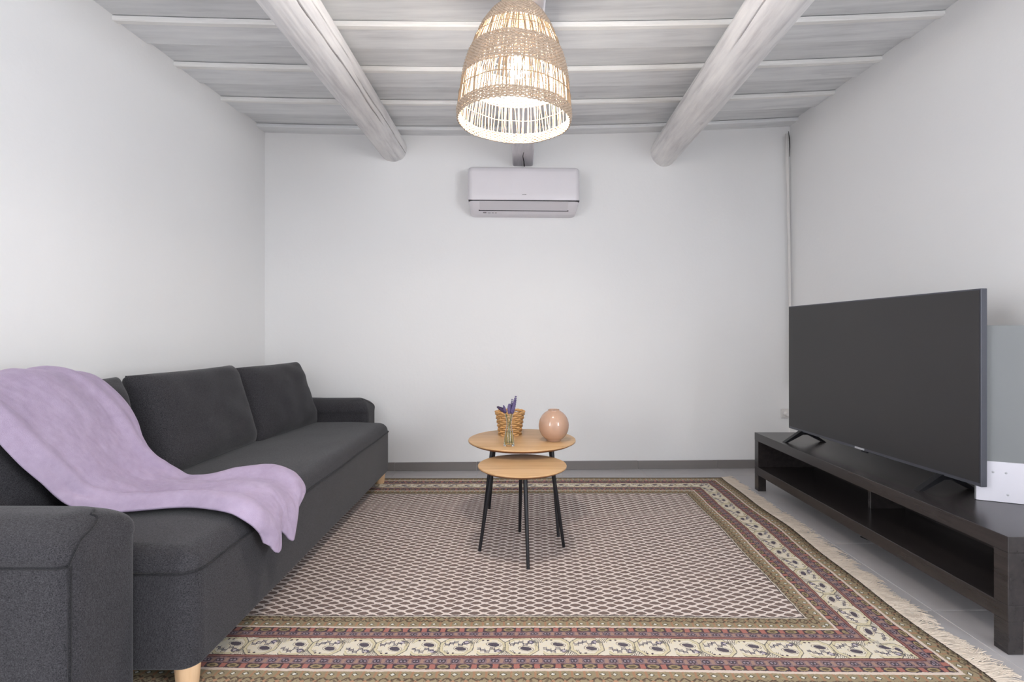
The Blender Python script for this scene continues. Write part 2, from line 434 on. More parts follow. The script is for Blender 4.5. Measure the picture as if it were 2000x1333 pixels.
# ------------------------------------------------------------------ air conditioner
def air_conditioner():
    root = empty('air_conditioner', (0.025, y_back(0.025), 0)); root.rotation_euler = (0, 0, YAW)
    tag(root, 'white split air conditioner unit on the back wall under the square beam', 'air conditioner')
    hw = 0.394
    prof = [(0.002, 1.872), (0.075, 1.873), (0.09, 1.880), (0.13, 1.899), (0.165, 1.921), (0.198, 1.944), (0.203, 1.955), (0.204, 2.00), (0.202, 2.08), (0.196, 2.145), (0.185, 2.172), (0.165, 2.186), (0.13, 2.192), (0.002, 2.192)]
    def extr(prof, xs_in):
        bm = bmesh.new(); rings = []
        for x, s in xs_in:
            cz = 2.05
            rings.append([bm.verts.new((x, -max(0.002, d*s if d > 0.01 else d), cz + (z-cz)*(1-(1-s)*0.35))) for d, z in prof])
        n = len(prof)
        for a, b in zip(rings, rings[1:]):
            for i in range(n): bm.faces.new((a[i], a[(i+1)%n], b[(i+1)%n], b[i]))
        bm.faces.new(rings[0]); bm.faces.new(rings[-1][::-1])
        return bm
    body = [(-hw, 0.80), (-hw+0.006, 0.90), (-hw+0.018, 0.965), (-hw+0.035, 0.99), (hw-0.035, 0.99), (hw-0.018, 0.965), (hw-0.006, 0.90), (hw, 0.80)]
    # taper of the lower body: narrower at the bottom
    bm = extr(prof, body)
    for v_ in bm.verts:
        if v_.co.z < 1.944: v_.co.x *= 1 - 0.55*(1.944-v_.co.z)
    obj('body', bm, mat_ac, root, True, 0.7)
    # front panel
    pp = [(0.196, 1.950), (0.206, 1.949), (0.2085, 1.956), (0.209, 2.00), (0.207, 2.08), (0.201, 2.146), (0.189, 2.176), (0.168, 2.1905), (0.13, 2.1965), (0.12, 2.188), (0.16, 2.178), (0.19, 2.14)]
    obj('front_panel', extr(pp, [(-hw-0.001, 0.84), (-hw+0.006, 0.92), (-hw+0.018, 0.975), (-hw+0.035, 1.0), (hw-0.035, 1.0), (hw-0.018, 0.975), (hw-0.006, 0.92), (hw+0.001, 0.84)]), mat_ac, root, True, 0.7)
    # dark recess and the closed air flap in it
    def slab(x0, x1, d0, z0, d1, z1, th, lift):
        bm = bmesh.new(); nx, nz = (z1-z0), (d1-d0)
        L = math.hypot(d1-d0, z1-z0); nd, nzz = (z1-z0)/L, -(d1-d0)/L     # outward (front-down)
        q = []
        for x in (x0, x1):
            for (d, z) in ((d0, z0), (d1, z1)):
                for s in (lift, lift+th): q.append(bm.verts.new((x, -(d+nd*s), z+nzz*s)))
        for f in ((0,1,3,2),(4,6,7,5),(0,4,5,1),(2,3,7,6),(0,2,6,4),(1,5,7,3)): bm.faces.new([q[i] for i in f])
        return bm
    obj('outlet_recess', slab(-0.3225, 0.3225, 0.116, 1.8935, 0.199, 1.9485, 0.003, -0.0015), mat_gap, root)
    obj('air_flap', slab(-0.3135, 0.3135, 0.1235, 1.8985, 0.196, 1.9462, 0.0045, -0.001), mat_ac2, root)
    obj('panel_gap', rbox(-hw+0.004, hw-0.004, -0.2035, -0.15, 1.9435, 1.9500, 0.0, 1), mat_gap, root)
    # illegible printed marks: name plate mark and row of small icons
    bm = bmesh.new(); y = -0.2102
    for i, (a, b) in enumerate([(-0.014, -0.009), (-0.0075, -0.003), (-0.0015, 0.003), (0.0045, 0.0085), (0.010, 0.015)]): box(bm, a, b, y-0.0006, y+0.002, 1.9845, 1.9885 + (0.001 if i in (3, 4) else 0))
    mk = obj('maker_mark', bm, mat_mark, root); mk['kind'] = 'stuff'
    bm = bmesh.new()
    for a, b, h in [(-0.292, -0.268, 0.008), (-0.258, -0.238, 0.004), (-0.228, -0.216, 0.005), (-0.206, -0.194, 0.005)]:
        q = slab(a, b, 0.098, 1.8835, 0.098+h*0.88, 1.8835+h*0.45, 0.001, 0.0022); me = bpy.data.meshes.new('q'); q.to_mesh(me); q.free(); bm.from_mesh(me); bpy.data.meshes.remove(me)
    mk = obj('icon_marks', bm, mat_mark, root); mk['kind'] = 'stuff'
air_conditioner()

# ------------------------------------------------------------------ cable duct, socket
def duct():
    bm = bmesh.new()
    xa, ya = x_right(3.83)-0.020, 3.812
    tube(bm, [(xa-0.030, ya, 2.50), (xa-0.026, ya, 2.30), (xa-0.012, ya+0.004, 1.75), (xa-0.002, ya+0.006, 1.20), (xa, ya+0.006, 0.62)], 0.011, 8)
    o = obj('cable_duct', bm, mat_paint, None, True)
    tag(o, 'thin white cable duct running down the corner behind the television', 'cable duct')
    bm = bmesh.new(); tube(bm, [(xa-0.022, ya-0.010, 2.515), (xa-0.014, ya-0.008, 2.46), (xa-0.010, ya-0.004, 2.40), (xa-0.010, ya, 2.33)], lambda k: 0.003*(1.0-abs(k-0.45)*1.6)+0.001, 6)
    obj('gap', bm, mat_crack, o)
duct()
sk = empty('wall_socket', (2.000, y_back(2.000)-0.001, 0.41)); sk.rotation_euler = (0, 0, YAW)
tag(sk, 'small white wall socket low in the corner by the far television edge', 'socket')
obj('plate', rbox(-0.034, 0.034, -0.012, 0.0, -0.034, 0.034, 0.004, 2), mat_paint, sk)
bm = bmesh.new(); lathe(bm, [(0.0, -0.0), (0.019, 0.0), (0.021, 0.02), (0.015, 0.03), (0.0, 0.03)], 20)
pl = obj('plug', bm, mat_paint, sk, True, 0.8); pl.rotation_euler = (PI/2, 0, 0); pl.location = (0, -0.012, 0)

# ------------------------------------------------------------------ rug
RX0, RY0 = -0.11, 2.5025
FH_U, FH_V, BW = 1.13, 0.6925, 0.366
SHEAR = 0.027
def rug_world(u, v):
    wob = 0.006*math.sin(v*5.0+1) + 0.004*math.sin(v*11)
    x = RX0 + u + SHEAR*v + wob*(1 if u > 0 else 0)*max(0, (abs(u)-0.8))/0.6
    y = RY0 + v + 0.010*u*(v/1.05) + 0.004*math.sin(u*4)
    return x, y
def rug_material():
    t = NT('persian_rug_pile')
    uvn = t.node('ShaderNodeUVMap'); uvn.uv_map = 'UVMap'
    wob = t.noise(uvn.outputs[0], 22, 2, col=True); wob2 = t.noise(uvn.outputs[0], 160, 1, col=True)
    sep = t.node('ShaderNodeSeparateXYZ'); t.l.new(uvn.outputs[0], sep.inputs[0])
    sw = t.node('ShaderNodeSeparateXYZ'); t.l.new(wob.s, sw.inputs[0])
    s2 = t.node('ShaderNodeSeparateXYZ'); t.l.new(wob2.s, s2.inputs[0])
    u = X(t, sep.outputs[0]) + (X(t, sw.outputs[0])-0.5)*0.010 + (X(t, s2.outputs[0])-0.5)*0.0055
    v = X(t, sep.outputs[1]) + (X(t, sw.outputs[1])-0.5)*0.006 + (X(t, s2.outputs[1])-0.5)*0.0045
    # ---- field: staggered rows of small boteh leaves
    RP, CP = 0.0174, 0.066
    def lattice(ou, ov, sg):
        b = (v + ov).mod(2*RP) - RP
        a = (u + ou).mod(CP) - CP/2
        an = a/0.0222 + 0.06*sg
        # leaf with one blunt and one drawn-out end
        prof = (1.0 - abs(an)*(abs(an)*0.85 + 0.15)).max(-0.6) * (1.0 + an*(0.14*sg))
        bb = abs(b + (an*an)*(0.0012*sg) - 0.0006*sg)
        return bb - prof*0.0108
    lens = lattice(0.0, 0.0, 1).min(lattice(CP/2, RP, -1))
    inside = lens < 0.0
    core = lens < -0.0019
    speck = t.noise(uvn.outputs[0], 700, 1)
    ground = rgb(234, 220, 212); brown = rgb(128, 108, 101); dark = rgb(56, 47, 49)
    leaf = t.mix(speck > 0.53, brown, rgb(98, 82, 80))
    field = t.mix(inside, ground, t.mix(core, dark, leaf))
    tintn = t.noise(uvn.outputs[0], 3.0, 2)
    # ---- border coordinates
    du = abs(u) - FH_U; dv = abs(v) - FH_V
    d = du.max(dv)
    vert = du > dv
    s = u + (v - u)*vert
    def band(d0, d1): return (d > d0)*(d < d1)
    def loc(d0, d1): return (d - d0)/(d1-d0)        # 0 inner .. 1 outer
    def ell(px, sx, py, sy): return px*px*(1/(sx*sx)) + py*py*(1/(sy*sy))
    olive = rgb(150, 137, 108); olive_d = rgb(88, 72, 56); navy = rgb(50, 45, 62); cream = rgb(232, 224, 206); red = rgb(150, 84, 78)
    mauve = rgb(136, 112, 118); maroon = rgb(78, 50, 54); orange = rgb(168, 128, 98); line_c = rgb(222, 206, 192); white = rgb(226, 226, 216)
    nz = t.noise(uvn.outputs[0], 90, 2)
    def A(e, per=0.036):       # crossed scrolls
        p = abs(s.mod(per)/per - 0.5)*2
        x_ = abs(abs(p - abs(e*2-1))) < 0.22
        c = t.mix(x_, olive, olive_d)
        c = t.mix(ell(s.mod(per)-per/2, 0.006, (e-0.5)*0.037, 0.006) < 1.0, c, orange)
        return t.mix(((nz > 0.56))*0.7, c, rgb(74, 58, 48))
    def B(e, per=0.036, wdt=0.028):
        p = s.mod(per)-per/2; q = (e-0.5)*wdt
        dia = abs(p)*0.8 + abs(q)
        c = t.mix((abs(s.mod(per)) < 0.007), olive, orange)
        c = t.mix(dia < 0.0085, c, rgb(88, 82, 66))
        c = t.mix(dia < 0.0052, c, white)
        return t.mix((nz > 0.62)*0.5, c, rgb(176, 158, 122))
    def Cb(e, per=0.063, wdt=0.0235):
        p = s.mod(per)-per/2; q = (e-0.5)*wdt
        c = t.mix(nz > 0.52, navy, maroon)
        ov = ell(p, 0.0175, q, 0.0088)
        c = t.mix(ov < 1.0, c, rgb(160, 142, 104))
        c = t.mix(ov < 0.30, c, rgb(88, 78, 58))
        sq = (abs(p) > per/2-0.0085)*(abs(q) < 0.010)
        return t.mix(sq, c, rgb(172, 108, 98))
    def Db(e, per=0.040, wdt=0.026):
        p = s.mod(per)-per/2; q = (e-0.5)*wdt
        fl = ell(abs(p)-0.005, 0.0065, q, 0.0075)
        c = t.mix(nz > 0.55, mauve, rgb(110, 84, 94))
        c = t.mix((fl < 1.0)*(fl > 0.25), c, navy)
        c = t.mix((fl < 0.25), c, rgb(150, 138, 150))
        return t.mix((abs(p) > per/2-0.005)*(abs(q) < 0.009), c, rgb(164, 132, 118))
    def Eb(e, per=0.207, wdt=0.089):
        S_ = s.mod(per); q = e*wdt
        c = t.mix(nz > 0.58, cream, rgb(236, 224, 196))
        tan = rgb(222, 211, 176); nv = rgb(60, 58, 82); gr = rgb(112, 110, 104)
        for s0, q0, sg in ((0.050, 0.034, 1), (0.1535, 0.055, -1)):
            p = S_ - s0
            # angular cartouche around the leaf
            ap = abs(p + 0.014); aq = abs(q - (q0 + sg*0.010))
            r1 = (ap*(1/0.052)).max(aq*(1/0.044)).max((ap + aq)*(1/0.071))
            c = t.mix((r1 < 1.0)*(r1 > 0.84), c, tan)
            c = t.mix(abs(r1 - 1.02) < 0.03, c, gr)
            c = t.mix(abs(r1 - 0.83) < 0.018, c, rgb(188, 176, 140))
            l1 = ell(p, 0.0175, q - q0 - (p*0.18), 0.0100)
            c = t.mix((l1 < 1.9)*(l1 > 1.5), c, rgb(150, 140, 128))
            c = t.mix(l1 < 1.0, c, t.mix(speck > 0.52, rgb(52, 48, 66), rgb(96, 90, 104)))
            # stepped vine branch with blossoms beside the leaf
            pb = S_ - (s0 - 0.010)
            stp = ((pb/0.014).floor()).mod(3.0)
            path = q0 + sg*(0.021 + 0.007*stp)
            ln = abs(q - path)
            inr = abs(pb) < 0.044
            c = t.mix((ln < 0.0046)*(ln > 0.0012)*inr, c, nv)
            c = t.mix((abs(pb.mod(0.014) - 0.007) > 0.0056)*(ln < 0.0095)*inr, c, nv)
            fl = ell(pb - 0.026, 0.011, q - (q0 + sg*0.034), 0.0095)
            c = t.mix((fl < 1.0)*(nz > 0.47), c, rgb(86, 82, 104))
            c = t.mix((fl < 0.2), c, rgb(200, 190, 200))
            # dots and hatched comb strokes
            c = t.mix((ell(p + 0.020, 0.0038, q - (q0 - sg*0.023), 0.0034) < 1.0).max(ell(p + 0.036, 0.0038, q - (q0 - sg*0.023), 0.0034) < 1.0), c, rgb(60, 52, 66))
            pc = S_ - (s0 + 0.046)
            hat = ((S_ + q*0.5).mod(0.0062) < 0.0028)*(abs(pc) < 0.020)*(abs(q - (0.0445 + sg*0.031)) < 0.012)
            c = t.mix(hat, c, gr)
        return c
    def R(e): return t.mix((e-0.5)*(e-0.5) < 0.06, rgb(92, 52, 52), rgb(150, 100, 94))
    dk = rgb(58, 50, 48)
    bands = [(0.000, 0.004, rgb(70, 66, 66)), (0.004, 0.0085, rgb(206, 198, 188)), (0.0085, 0.041, A), (0.041, 0.068, B), (0.068, 0.077, line_c), (0.077, 0.101, Cb), (0.101, 0.124, Db),
             (0.124, 0.137, R), (0.137, 0.226, Eb), (0.226, 0.239, R), (0.239, 0.267, Db), (0.267, 0.290, Cb), (0.290, 0.301, line_c),
             (0.301, 0.329, B), (0.329, 0.3585, A), (0.3585, 0.37, dk)]
    col = field
    cache = {}
    groups = {}
    for d0, d1, f in bands:
        if callable(f): groups.setdefault(f, []).append((d0, d1))
        else: col = t.mix(band(d0, d1), col, f)
    for f, lst in groups.items():
        e = loc(*lst[0]); mask = band(*lst[0])
        for d0, d1 in lst[1:]:
            # mirrored on the outer side so that both guard borders face the main one
            m2 = band(d0, d1); e2 = 1.0 - loc(d0, d1)
            e = e + (e2 - e)*m2; mask = mask.max(m2)
        col = t.mix(mask, col, f(e))
    # yarn: fine relief and slight fading
    yarn = t.noise(uvn.outputs[0], 900, 2)
    col = t.mix(yarn*0.22, col, rgb(96, 82, 76))
    col = t.mix(tintn*0.12, col, rgb(206, 190, 176))
    t.bump(yarn*0.7 + t.noise(uvn.outputs[0], 60, 3)*0.3, 0.5, 0.004)
    return t.done(col, 0.95, 0, 0.1)
def rug():
    root = empty('persian_rug', (0, 0, 0))
    tag(root, 'cream and brown persian rug with patterned borders under the coffee tables', 'rug')
    bm = bmesh.new(); uvl = bm.loops.layers.uv.new('UVMap')
    HU, HV = FH_U+BW, FH_V+BW; NU, NV = 90, 70
    g = []
    uvs = {}
    for j in range(NV+1):
        r_ = []
        for i in range(NU+1):
            u = -HU + 2*HU*i/NU; v = -HV + 2*HV*j/NV
            x, y = rug_world(u, v)
            z = 0.0084 + 0.0006*noise.noise((x*2, y*2, 0))
            if i in (0, NU) or j in (0, NV): z = 0.006
            vv = bm.verts.new((x, y, z)); uvs[vv] = (u, v); r_.append(vv)
        g.append(r_)
    for j in range(NV):
        for i in range(NU): bm.faces.new((g[j][i], g[j][i+1], g[j+1][i+1], g[j+1][i]))
    rim = [g[0][i] for i in range(NU)] + [g[j][NU] for j in range(NV)] + [g[NV][i] for i in range(NU, 0, -1)] + [g[j][0] for j in range(NV, 0, -1)]
    low = []
    for vv in rim:
        q = bm.verts.new((vv.co.x, vv.co.y, 0.0006)); uvs[q] = uvs[vv]; low.append(q)
    n = len(rim)
    for i in range(n): bm.faces.new((rim[i], low[i], low[(i+1)%n], rim[(i+1)%n]))
    bm.faces.new(low[::-1])
    for f in bm.faces:
        for l in f.loops: l[uvl].uv = uvs[l.vert]
    obj('pile', bm, rug_material(), root, True)
    # knotted selvedge and loose fringe at the television end
    bm = bmesh.new()
    rnd = random.Random(3)
    v = -HV
    while v < HV:
        cl = noise.noise((v*9, 0, 0)); 
        for _ in range(5):
            vv = v + rnd.uniform(-0.006, 0.006)
            vv = max(-HV, min(HV, vv))
            x, y = rug_world(HU, vv)
            L = 0.084 + 0.034*noise.noise((v*15, 3, 0)) + 0.02*noise.noise((v*60, 8, 0)) + rnd.uniform(-0.026, 0.014)
            sway = 1.0*noise.noise((v*19, 7, 1)) + 0.5*noise.noise((v*55, 2, 1)) + rnd.uniform(-0.35, 0.35)
            zz = rnd.uniform(0.0022, 0.0075); up = rnd.uniform(0, 0.010)
            pts = []
            for k in range(5):
                q = k/4
                pts.append((x - 0.003 + L*q, y + L*(sway*q*q) + 0.003*math.sin(q*5+v*90), min(0.0068, max(0.0018, zz*(1-q*0.6) + up*math.sin(q*PI)))))
            tube(bm, pts, lambda k: 0.0017*(1-0.45*k), 3, caps=False)
        v += 0.0048
    fr = obj('fringe', bm, mat_fringe, root, True); fr['kind'] = 'stuff'; fr['label'] = 'loose cream wool fringe'
rug()

# ------------------------------------------------------------------ sofa
def soft_grid(name, fn, nu, nv, mat, parent, closed_u=False):
    bm = bmesh.new()
    g = [[bm.verts.new(fn(i/nu, j/nv)) for i in range(nu if closed_u else nu+1)] for j in range(nv+1)]
    n = nu if closed_u else nu+1
    for j in range(nv):
        for i in range(nu):
            bm.faces.new((g[j][i], g[j][(i+1) % n], g[j+1][(i+1) % n], g[j+1][i]))
    return obj(name, bm, mat, parent, True)
def bevel_where(bm, test, r, seg):
    ed = [e for e in bm.edges if test(e)]
    bmesh.ops.bevel(bm, geom=ed, offset=r, segments=seg, profile=0.5, affect='EDGES')
SX = -0.885      # front of the seat
SY0, SY1 = 1.392, 3.485
def sofa():
    root = empty('sofa', (-1.35, 2.4, 0.0)); off = Vector((-1.35, 2.4, 0))
    tag(root, 'long charcoal fabric sofa with rolled arms along the left wall', 'sofa')
    def part(name, bm, mat, smooth=True, ang=None, sub=0, par=root):
        if par is root:
            bmesh.ops.translate(bm, verts=bm.verts[:], vec=-off)
        o = obj(name, bm, mat, par, smooth, ang)
        return o
    def eps(a, b): return abs(a-b) < 1e-4
    # base: upholstered box with rounded front corners
    bm = bmesh.new(); box(bm, -1.80, SX, SY0, SY1, 0.082, 0.350); bmesh.ops.recalc_face_normals(bm, faces=bm.faces[:])
    bevel_where(bm, lambda e: all(eps(v.co.x, SX) for v in e.verts) and abs(e.verts[0].co.z-e.verts[1].co.z) > 0.1, 0.05, 6)
    bevel_where(bm, lambda e: all(eps(v.co.z, 0.082) for v in e.verts) and len(e.link_faces) == 2 and e.calc_face_angle(0) > 1, 0.014, 3)
    part('seat_base', bm, mat_sofa, True, 0.9)
    # seat mattress above the seam: one long pad, gently crowned
    bm = bmesh.new()
    NX, NY = 36, 84
    def seat_pt(a, b):
        x = -1.78 + (SX+1.78)*a; y = SY0 + (SY1-SY0)*b
        ex = max(0, (x-(SX-0.06))/0.06); ey = max(0, max((SY0+0.05-y)/0.05, (y-(SY1-0.05))/0.05))
        e = min(1, math.hypot(ex, ey))
        z = 0.350 + 0.056*math.sqrt(max(0, 1-e**2.2))
        z += 0.010*(1-e)*math.sin(PI*min(1, max(0, (x+1.6)/0.75))) + 0.003*noise.noise((x*6, y*4, 0))*(1-e)
        z += 0.0020*math.sin((x*1.0+y*0.25)*70 + 5*noise.noise((x*3, y*3, 2)))*max(0, 1-abs(y-2.9)/0.3)*max(0, 1-abs(x+1.05)/0.2)
        # rounded plan corners
        if ex > 0 and ey > 0:
            L = math.hypot(ex, ey)
            if L > 1:
                k = 1/L
                x = (SX-0.06) + ex*k*0.06; yy = ey*k*0.05
                y = SY0+0.05-yy if y < 2.4 else SY1-0.05+yy
        return (x, y, z)
    import bisect
    A_ = sorted(set([i/24 for i in range(25)] + [1-(0.06/0.895)*k/8 for k in range(9)]))
    B_ = sorted(set([i/70 for i in range(71)] + [(0.05/2.093)*k/6 for k in range(7)] + [1-(0.05/2.093)*k/6 for k in range(7)]))
    g = [[bm.verts.new(seat_pt(a, b)) for a in A_] for b in B_]
    for j in range(len(B_)-1):
        for i in range(len(A_)-1): bm.faces.new((g[j][i], g[j][i+1], g[j+1][i+1], g[j+1][i]))
    part('seat_mattress', bm, mat_sofa)
    # piping along the seam
    bm = bmesh.new(); pts = []
    for k in range(7):
        a = PI/2*k/6; pts.append((SX-0.05+0.052*math.sin(a), SY0+0.05-0.052*math.cos(a), 0.350))
    pts = [(-1.1, SY0-0.002, 0.350)] + pts + [(SX+0.002, SY0+0.05+(SY1-SY0-0.1)*k/20, 0.350+0.002*math.sin(k)) for k in range(1, 20)]
    for k in range(7):
        a = PI/2*k/6; pts.append((SX-0.05+0.052*math.cos(a), SY1-0.05+0.052*math.sin(a), 0.350))
    tube(bm, pts, 0.0042, 8); part('piping', bm, mat_pipe)
    # arms: padded, rolled over at the top and at the front
    def arm(y0, y1, outer_is_near):
        x0, x1, zs, zt = -1.82, -1.036, 0.462, 0.560
        R_ = zt - zs
        def inset(z):
            if z <= zs: return 0.0
            k = min(1, (z-zs)/R_)
            return R_*0.98*(1-math.sqrt(max(0, 1-k*k))) - 0.013*math.sin(PI*min(1, k/0.85))**0.7*(k < 0.85)
        def front(z):
            if z <= zs: return 0.0
            k = min(1, (z-zs)/R_); return R_*0.95*(1-math.sqrt(max(0, 1-k*k)))
        def outline(z):
            d = inset(z); rc = 0.042 + max(0, d)*0.45
            ya, yb, xf = y0+d, y1-d, x1-front(z)
            rc = min(rc, (yb-ya)/2-0.001)
            pts = [(x0, ya)] + [(x0+(xf-rc-x0)*k/24, ya) for k in range(1, 24)]
            pts += [(xf-rc+rc*math.sin(a), ya+rc-rc*math.cos(a)) for a in [PI/2*k/8 for k in range(9)]]
            pts += [(xf, ya+rc+(yb-ya-2*rc)*k/6) for k in range(1, 6)]
            pts += [(xf-rc+rc*math.cos(a), yb-rc+rc*math.sin(a)) for a in [PI/2*k/8 for k in range(9)]]
            pts += [(x0+(xf-rc-x0)*k/24, yb) for k in range(23, 0, -1)] + [(x0, yb)]
            return pts
        levels = [0.02, 0.10, 0.2, 0.3, 0.4, 0.45, 0.458, 0.462] + [zs + R_*math.sin(PI/2*k/16) for k in range(1, 17)]
        bm = bmesh.new(); rings = []
        for z in levels:
            rings.append([bm.verts.new((x, y, z + (0.005*noise.noise((x*4, y*4, 1)) if z > zs else 0))) for x, y in outline(z)])
        n = len(rings[0])
        for a, b in zip(rings, rings[1:]):
            for k in range(n): bm.faces.new((a[k], a[(k+1)%n], b[(k+1)%n], b[k]))
        bm.faces.new(rings[0][::-1]); bm.faces.new(rings[-1])
        part('arm', bm, mat_sofa, True, 1.0)
        yn, yi = (y0, y1) if outer_is_near else (y1, y0)
        sg = -1 if outer_is_near else 1
        bm = bmesh.new()
        def on(z, idx):
            if not outer_is_near: idx = 70 - idx
            o_ = outline(z); a = int(math.floor(idx)); k = idx-a; b = min(a+1, len(o_)-1)
            return (o_[a][0]*(1-k)+o_[b][0]*k, o_[a][1]*(1-k)+o_[b][1]*k, z)
        tube(bm, [on(z, 28) for z in (0.03, 0.25, 0.40, zs)], 0.0042, 6)
        tube(bm, [on(zs, k) for k in (28, 27, 26, 25, 24, 20, 12, 4)], 0.0042, 6)
        dg = [on(zs + R_*0.90*math.sin(k/16*PI/2), 28 + 13*(k/16)**1.2) for k in range(17)]
        tube(bm, dg, 0.0032, 6)
        for v in bm.verts: v.co -= off
        obj('seam', bm, mat_pipe, root, True)['kind'] = 'stuff'
    arm(1.180, SY0+0.008, True); arm(SY1-0.005, SY1+0.205, False)
    # back frame
    bm = rbox(-1.835, -1.72, 1.20, SY1+0.19, 0.03, 0.755, 0.03, 4); part('back_frame', bm, mat_sofa, True, 0.9)
    # three loose back cushions
    def cushion(yc, w, xc, zc, h, th, tilt, yaw, seed, roll=0):
        bm = bmesh.new(); N = 34
        sides = []
        for s in (1, -1):
            g = []
            for j in range(N+1):
                r_ = []
                for i in range(N+1):
                    a = math.sin((2*i/N-1)*PI/2)*0.5 + (2*i/N-1)*0.5; b = math.sin((2*j/N-1)*PI/2)*0.5 + (2*j/N-1)*0.5
                    pu = 1 - 0.035*(1-b*b)*abs(a)**3; pv = 1 - 0.03*(1-a*a)*abs(b)**3
                    T_ = th/2*((1-abs(a)**5)*(1-abs(b)**5))**0.38
                    T_ *= 0.86 + 0.14*(1-a*a)*(1-b*b)
                    T_ += 0.012*noise.noise((a*2.3+seed, b*2.3, s))*(1-abs(a)**6)*(1-abs(b)**6)
                    T_ += 0.007*math.sin(9*a*b+seed+4*b)*(abs(a)*abs(b))*(1-abs(a)**8)*(1-abs(b)**8)
                    r_.append(bm.verts.new((s*T_, a*pu*w/2, b*pv*h/2)))
                g.append(r_)
            for j in range(N):
                for i in range(N): bm.faces.new((g[j][i], g[j][i+1], g[j+1][i+1], g[j+1][i]))
        bmesh.ops.remove_doubles(bm, verts=bm.verts[:], dist=1e-5)
        m = Matrix.Translation((xc, yc, zc)) @ Matrix.Rotation(yaw, 4, 'Z') @ Matrix.Rotation(-tilt, 4, 'Y') @ Matrix.Rotation(roll, 4, 'X')
        bmesh.ops.transform(bm, matrix=m, verts=bm.verts[:])
        part('back_cushion', bm, mat_sofa)
    cushion(1.745, 0.70, -1.590, 0.612, 0.45, 0.18, D(16), D(0), 1.0)
    cushion(2.490, 0.74, -1.562, 0.612, 0.458, 0.215, D(17), D(-1), 5.0)
    cushion(3.165, 0.66, -1.500, 0.605, 0.445, 0.20, D(19), D(-6), 9.0)
    # tapered round feet
    bm = bmesh.new(); lathe(bm, [(0.0, 0.0094), (0.026, 0.0094), (0.028, 0.012), (0.034, 0.086), (0.0, 0.086)], 28)
    me = None
    for x, y in ((-0.938, SY0+0.055), (-0.935, SY1-0.055), (-1.72, SY0-0.1), (-1.72, SY1+0.1)):
        if me is None: o = obj('foot', bm, mat_leg, root, True, 0.7); me = o.data
        else: o = link('foot', me, None, root)
        o.location = Vector((x, y, 0)) - off
sofa()

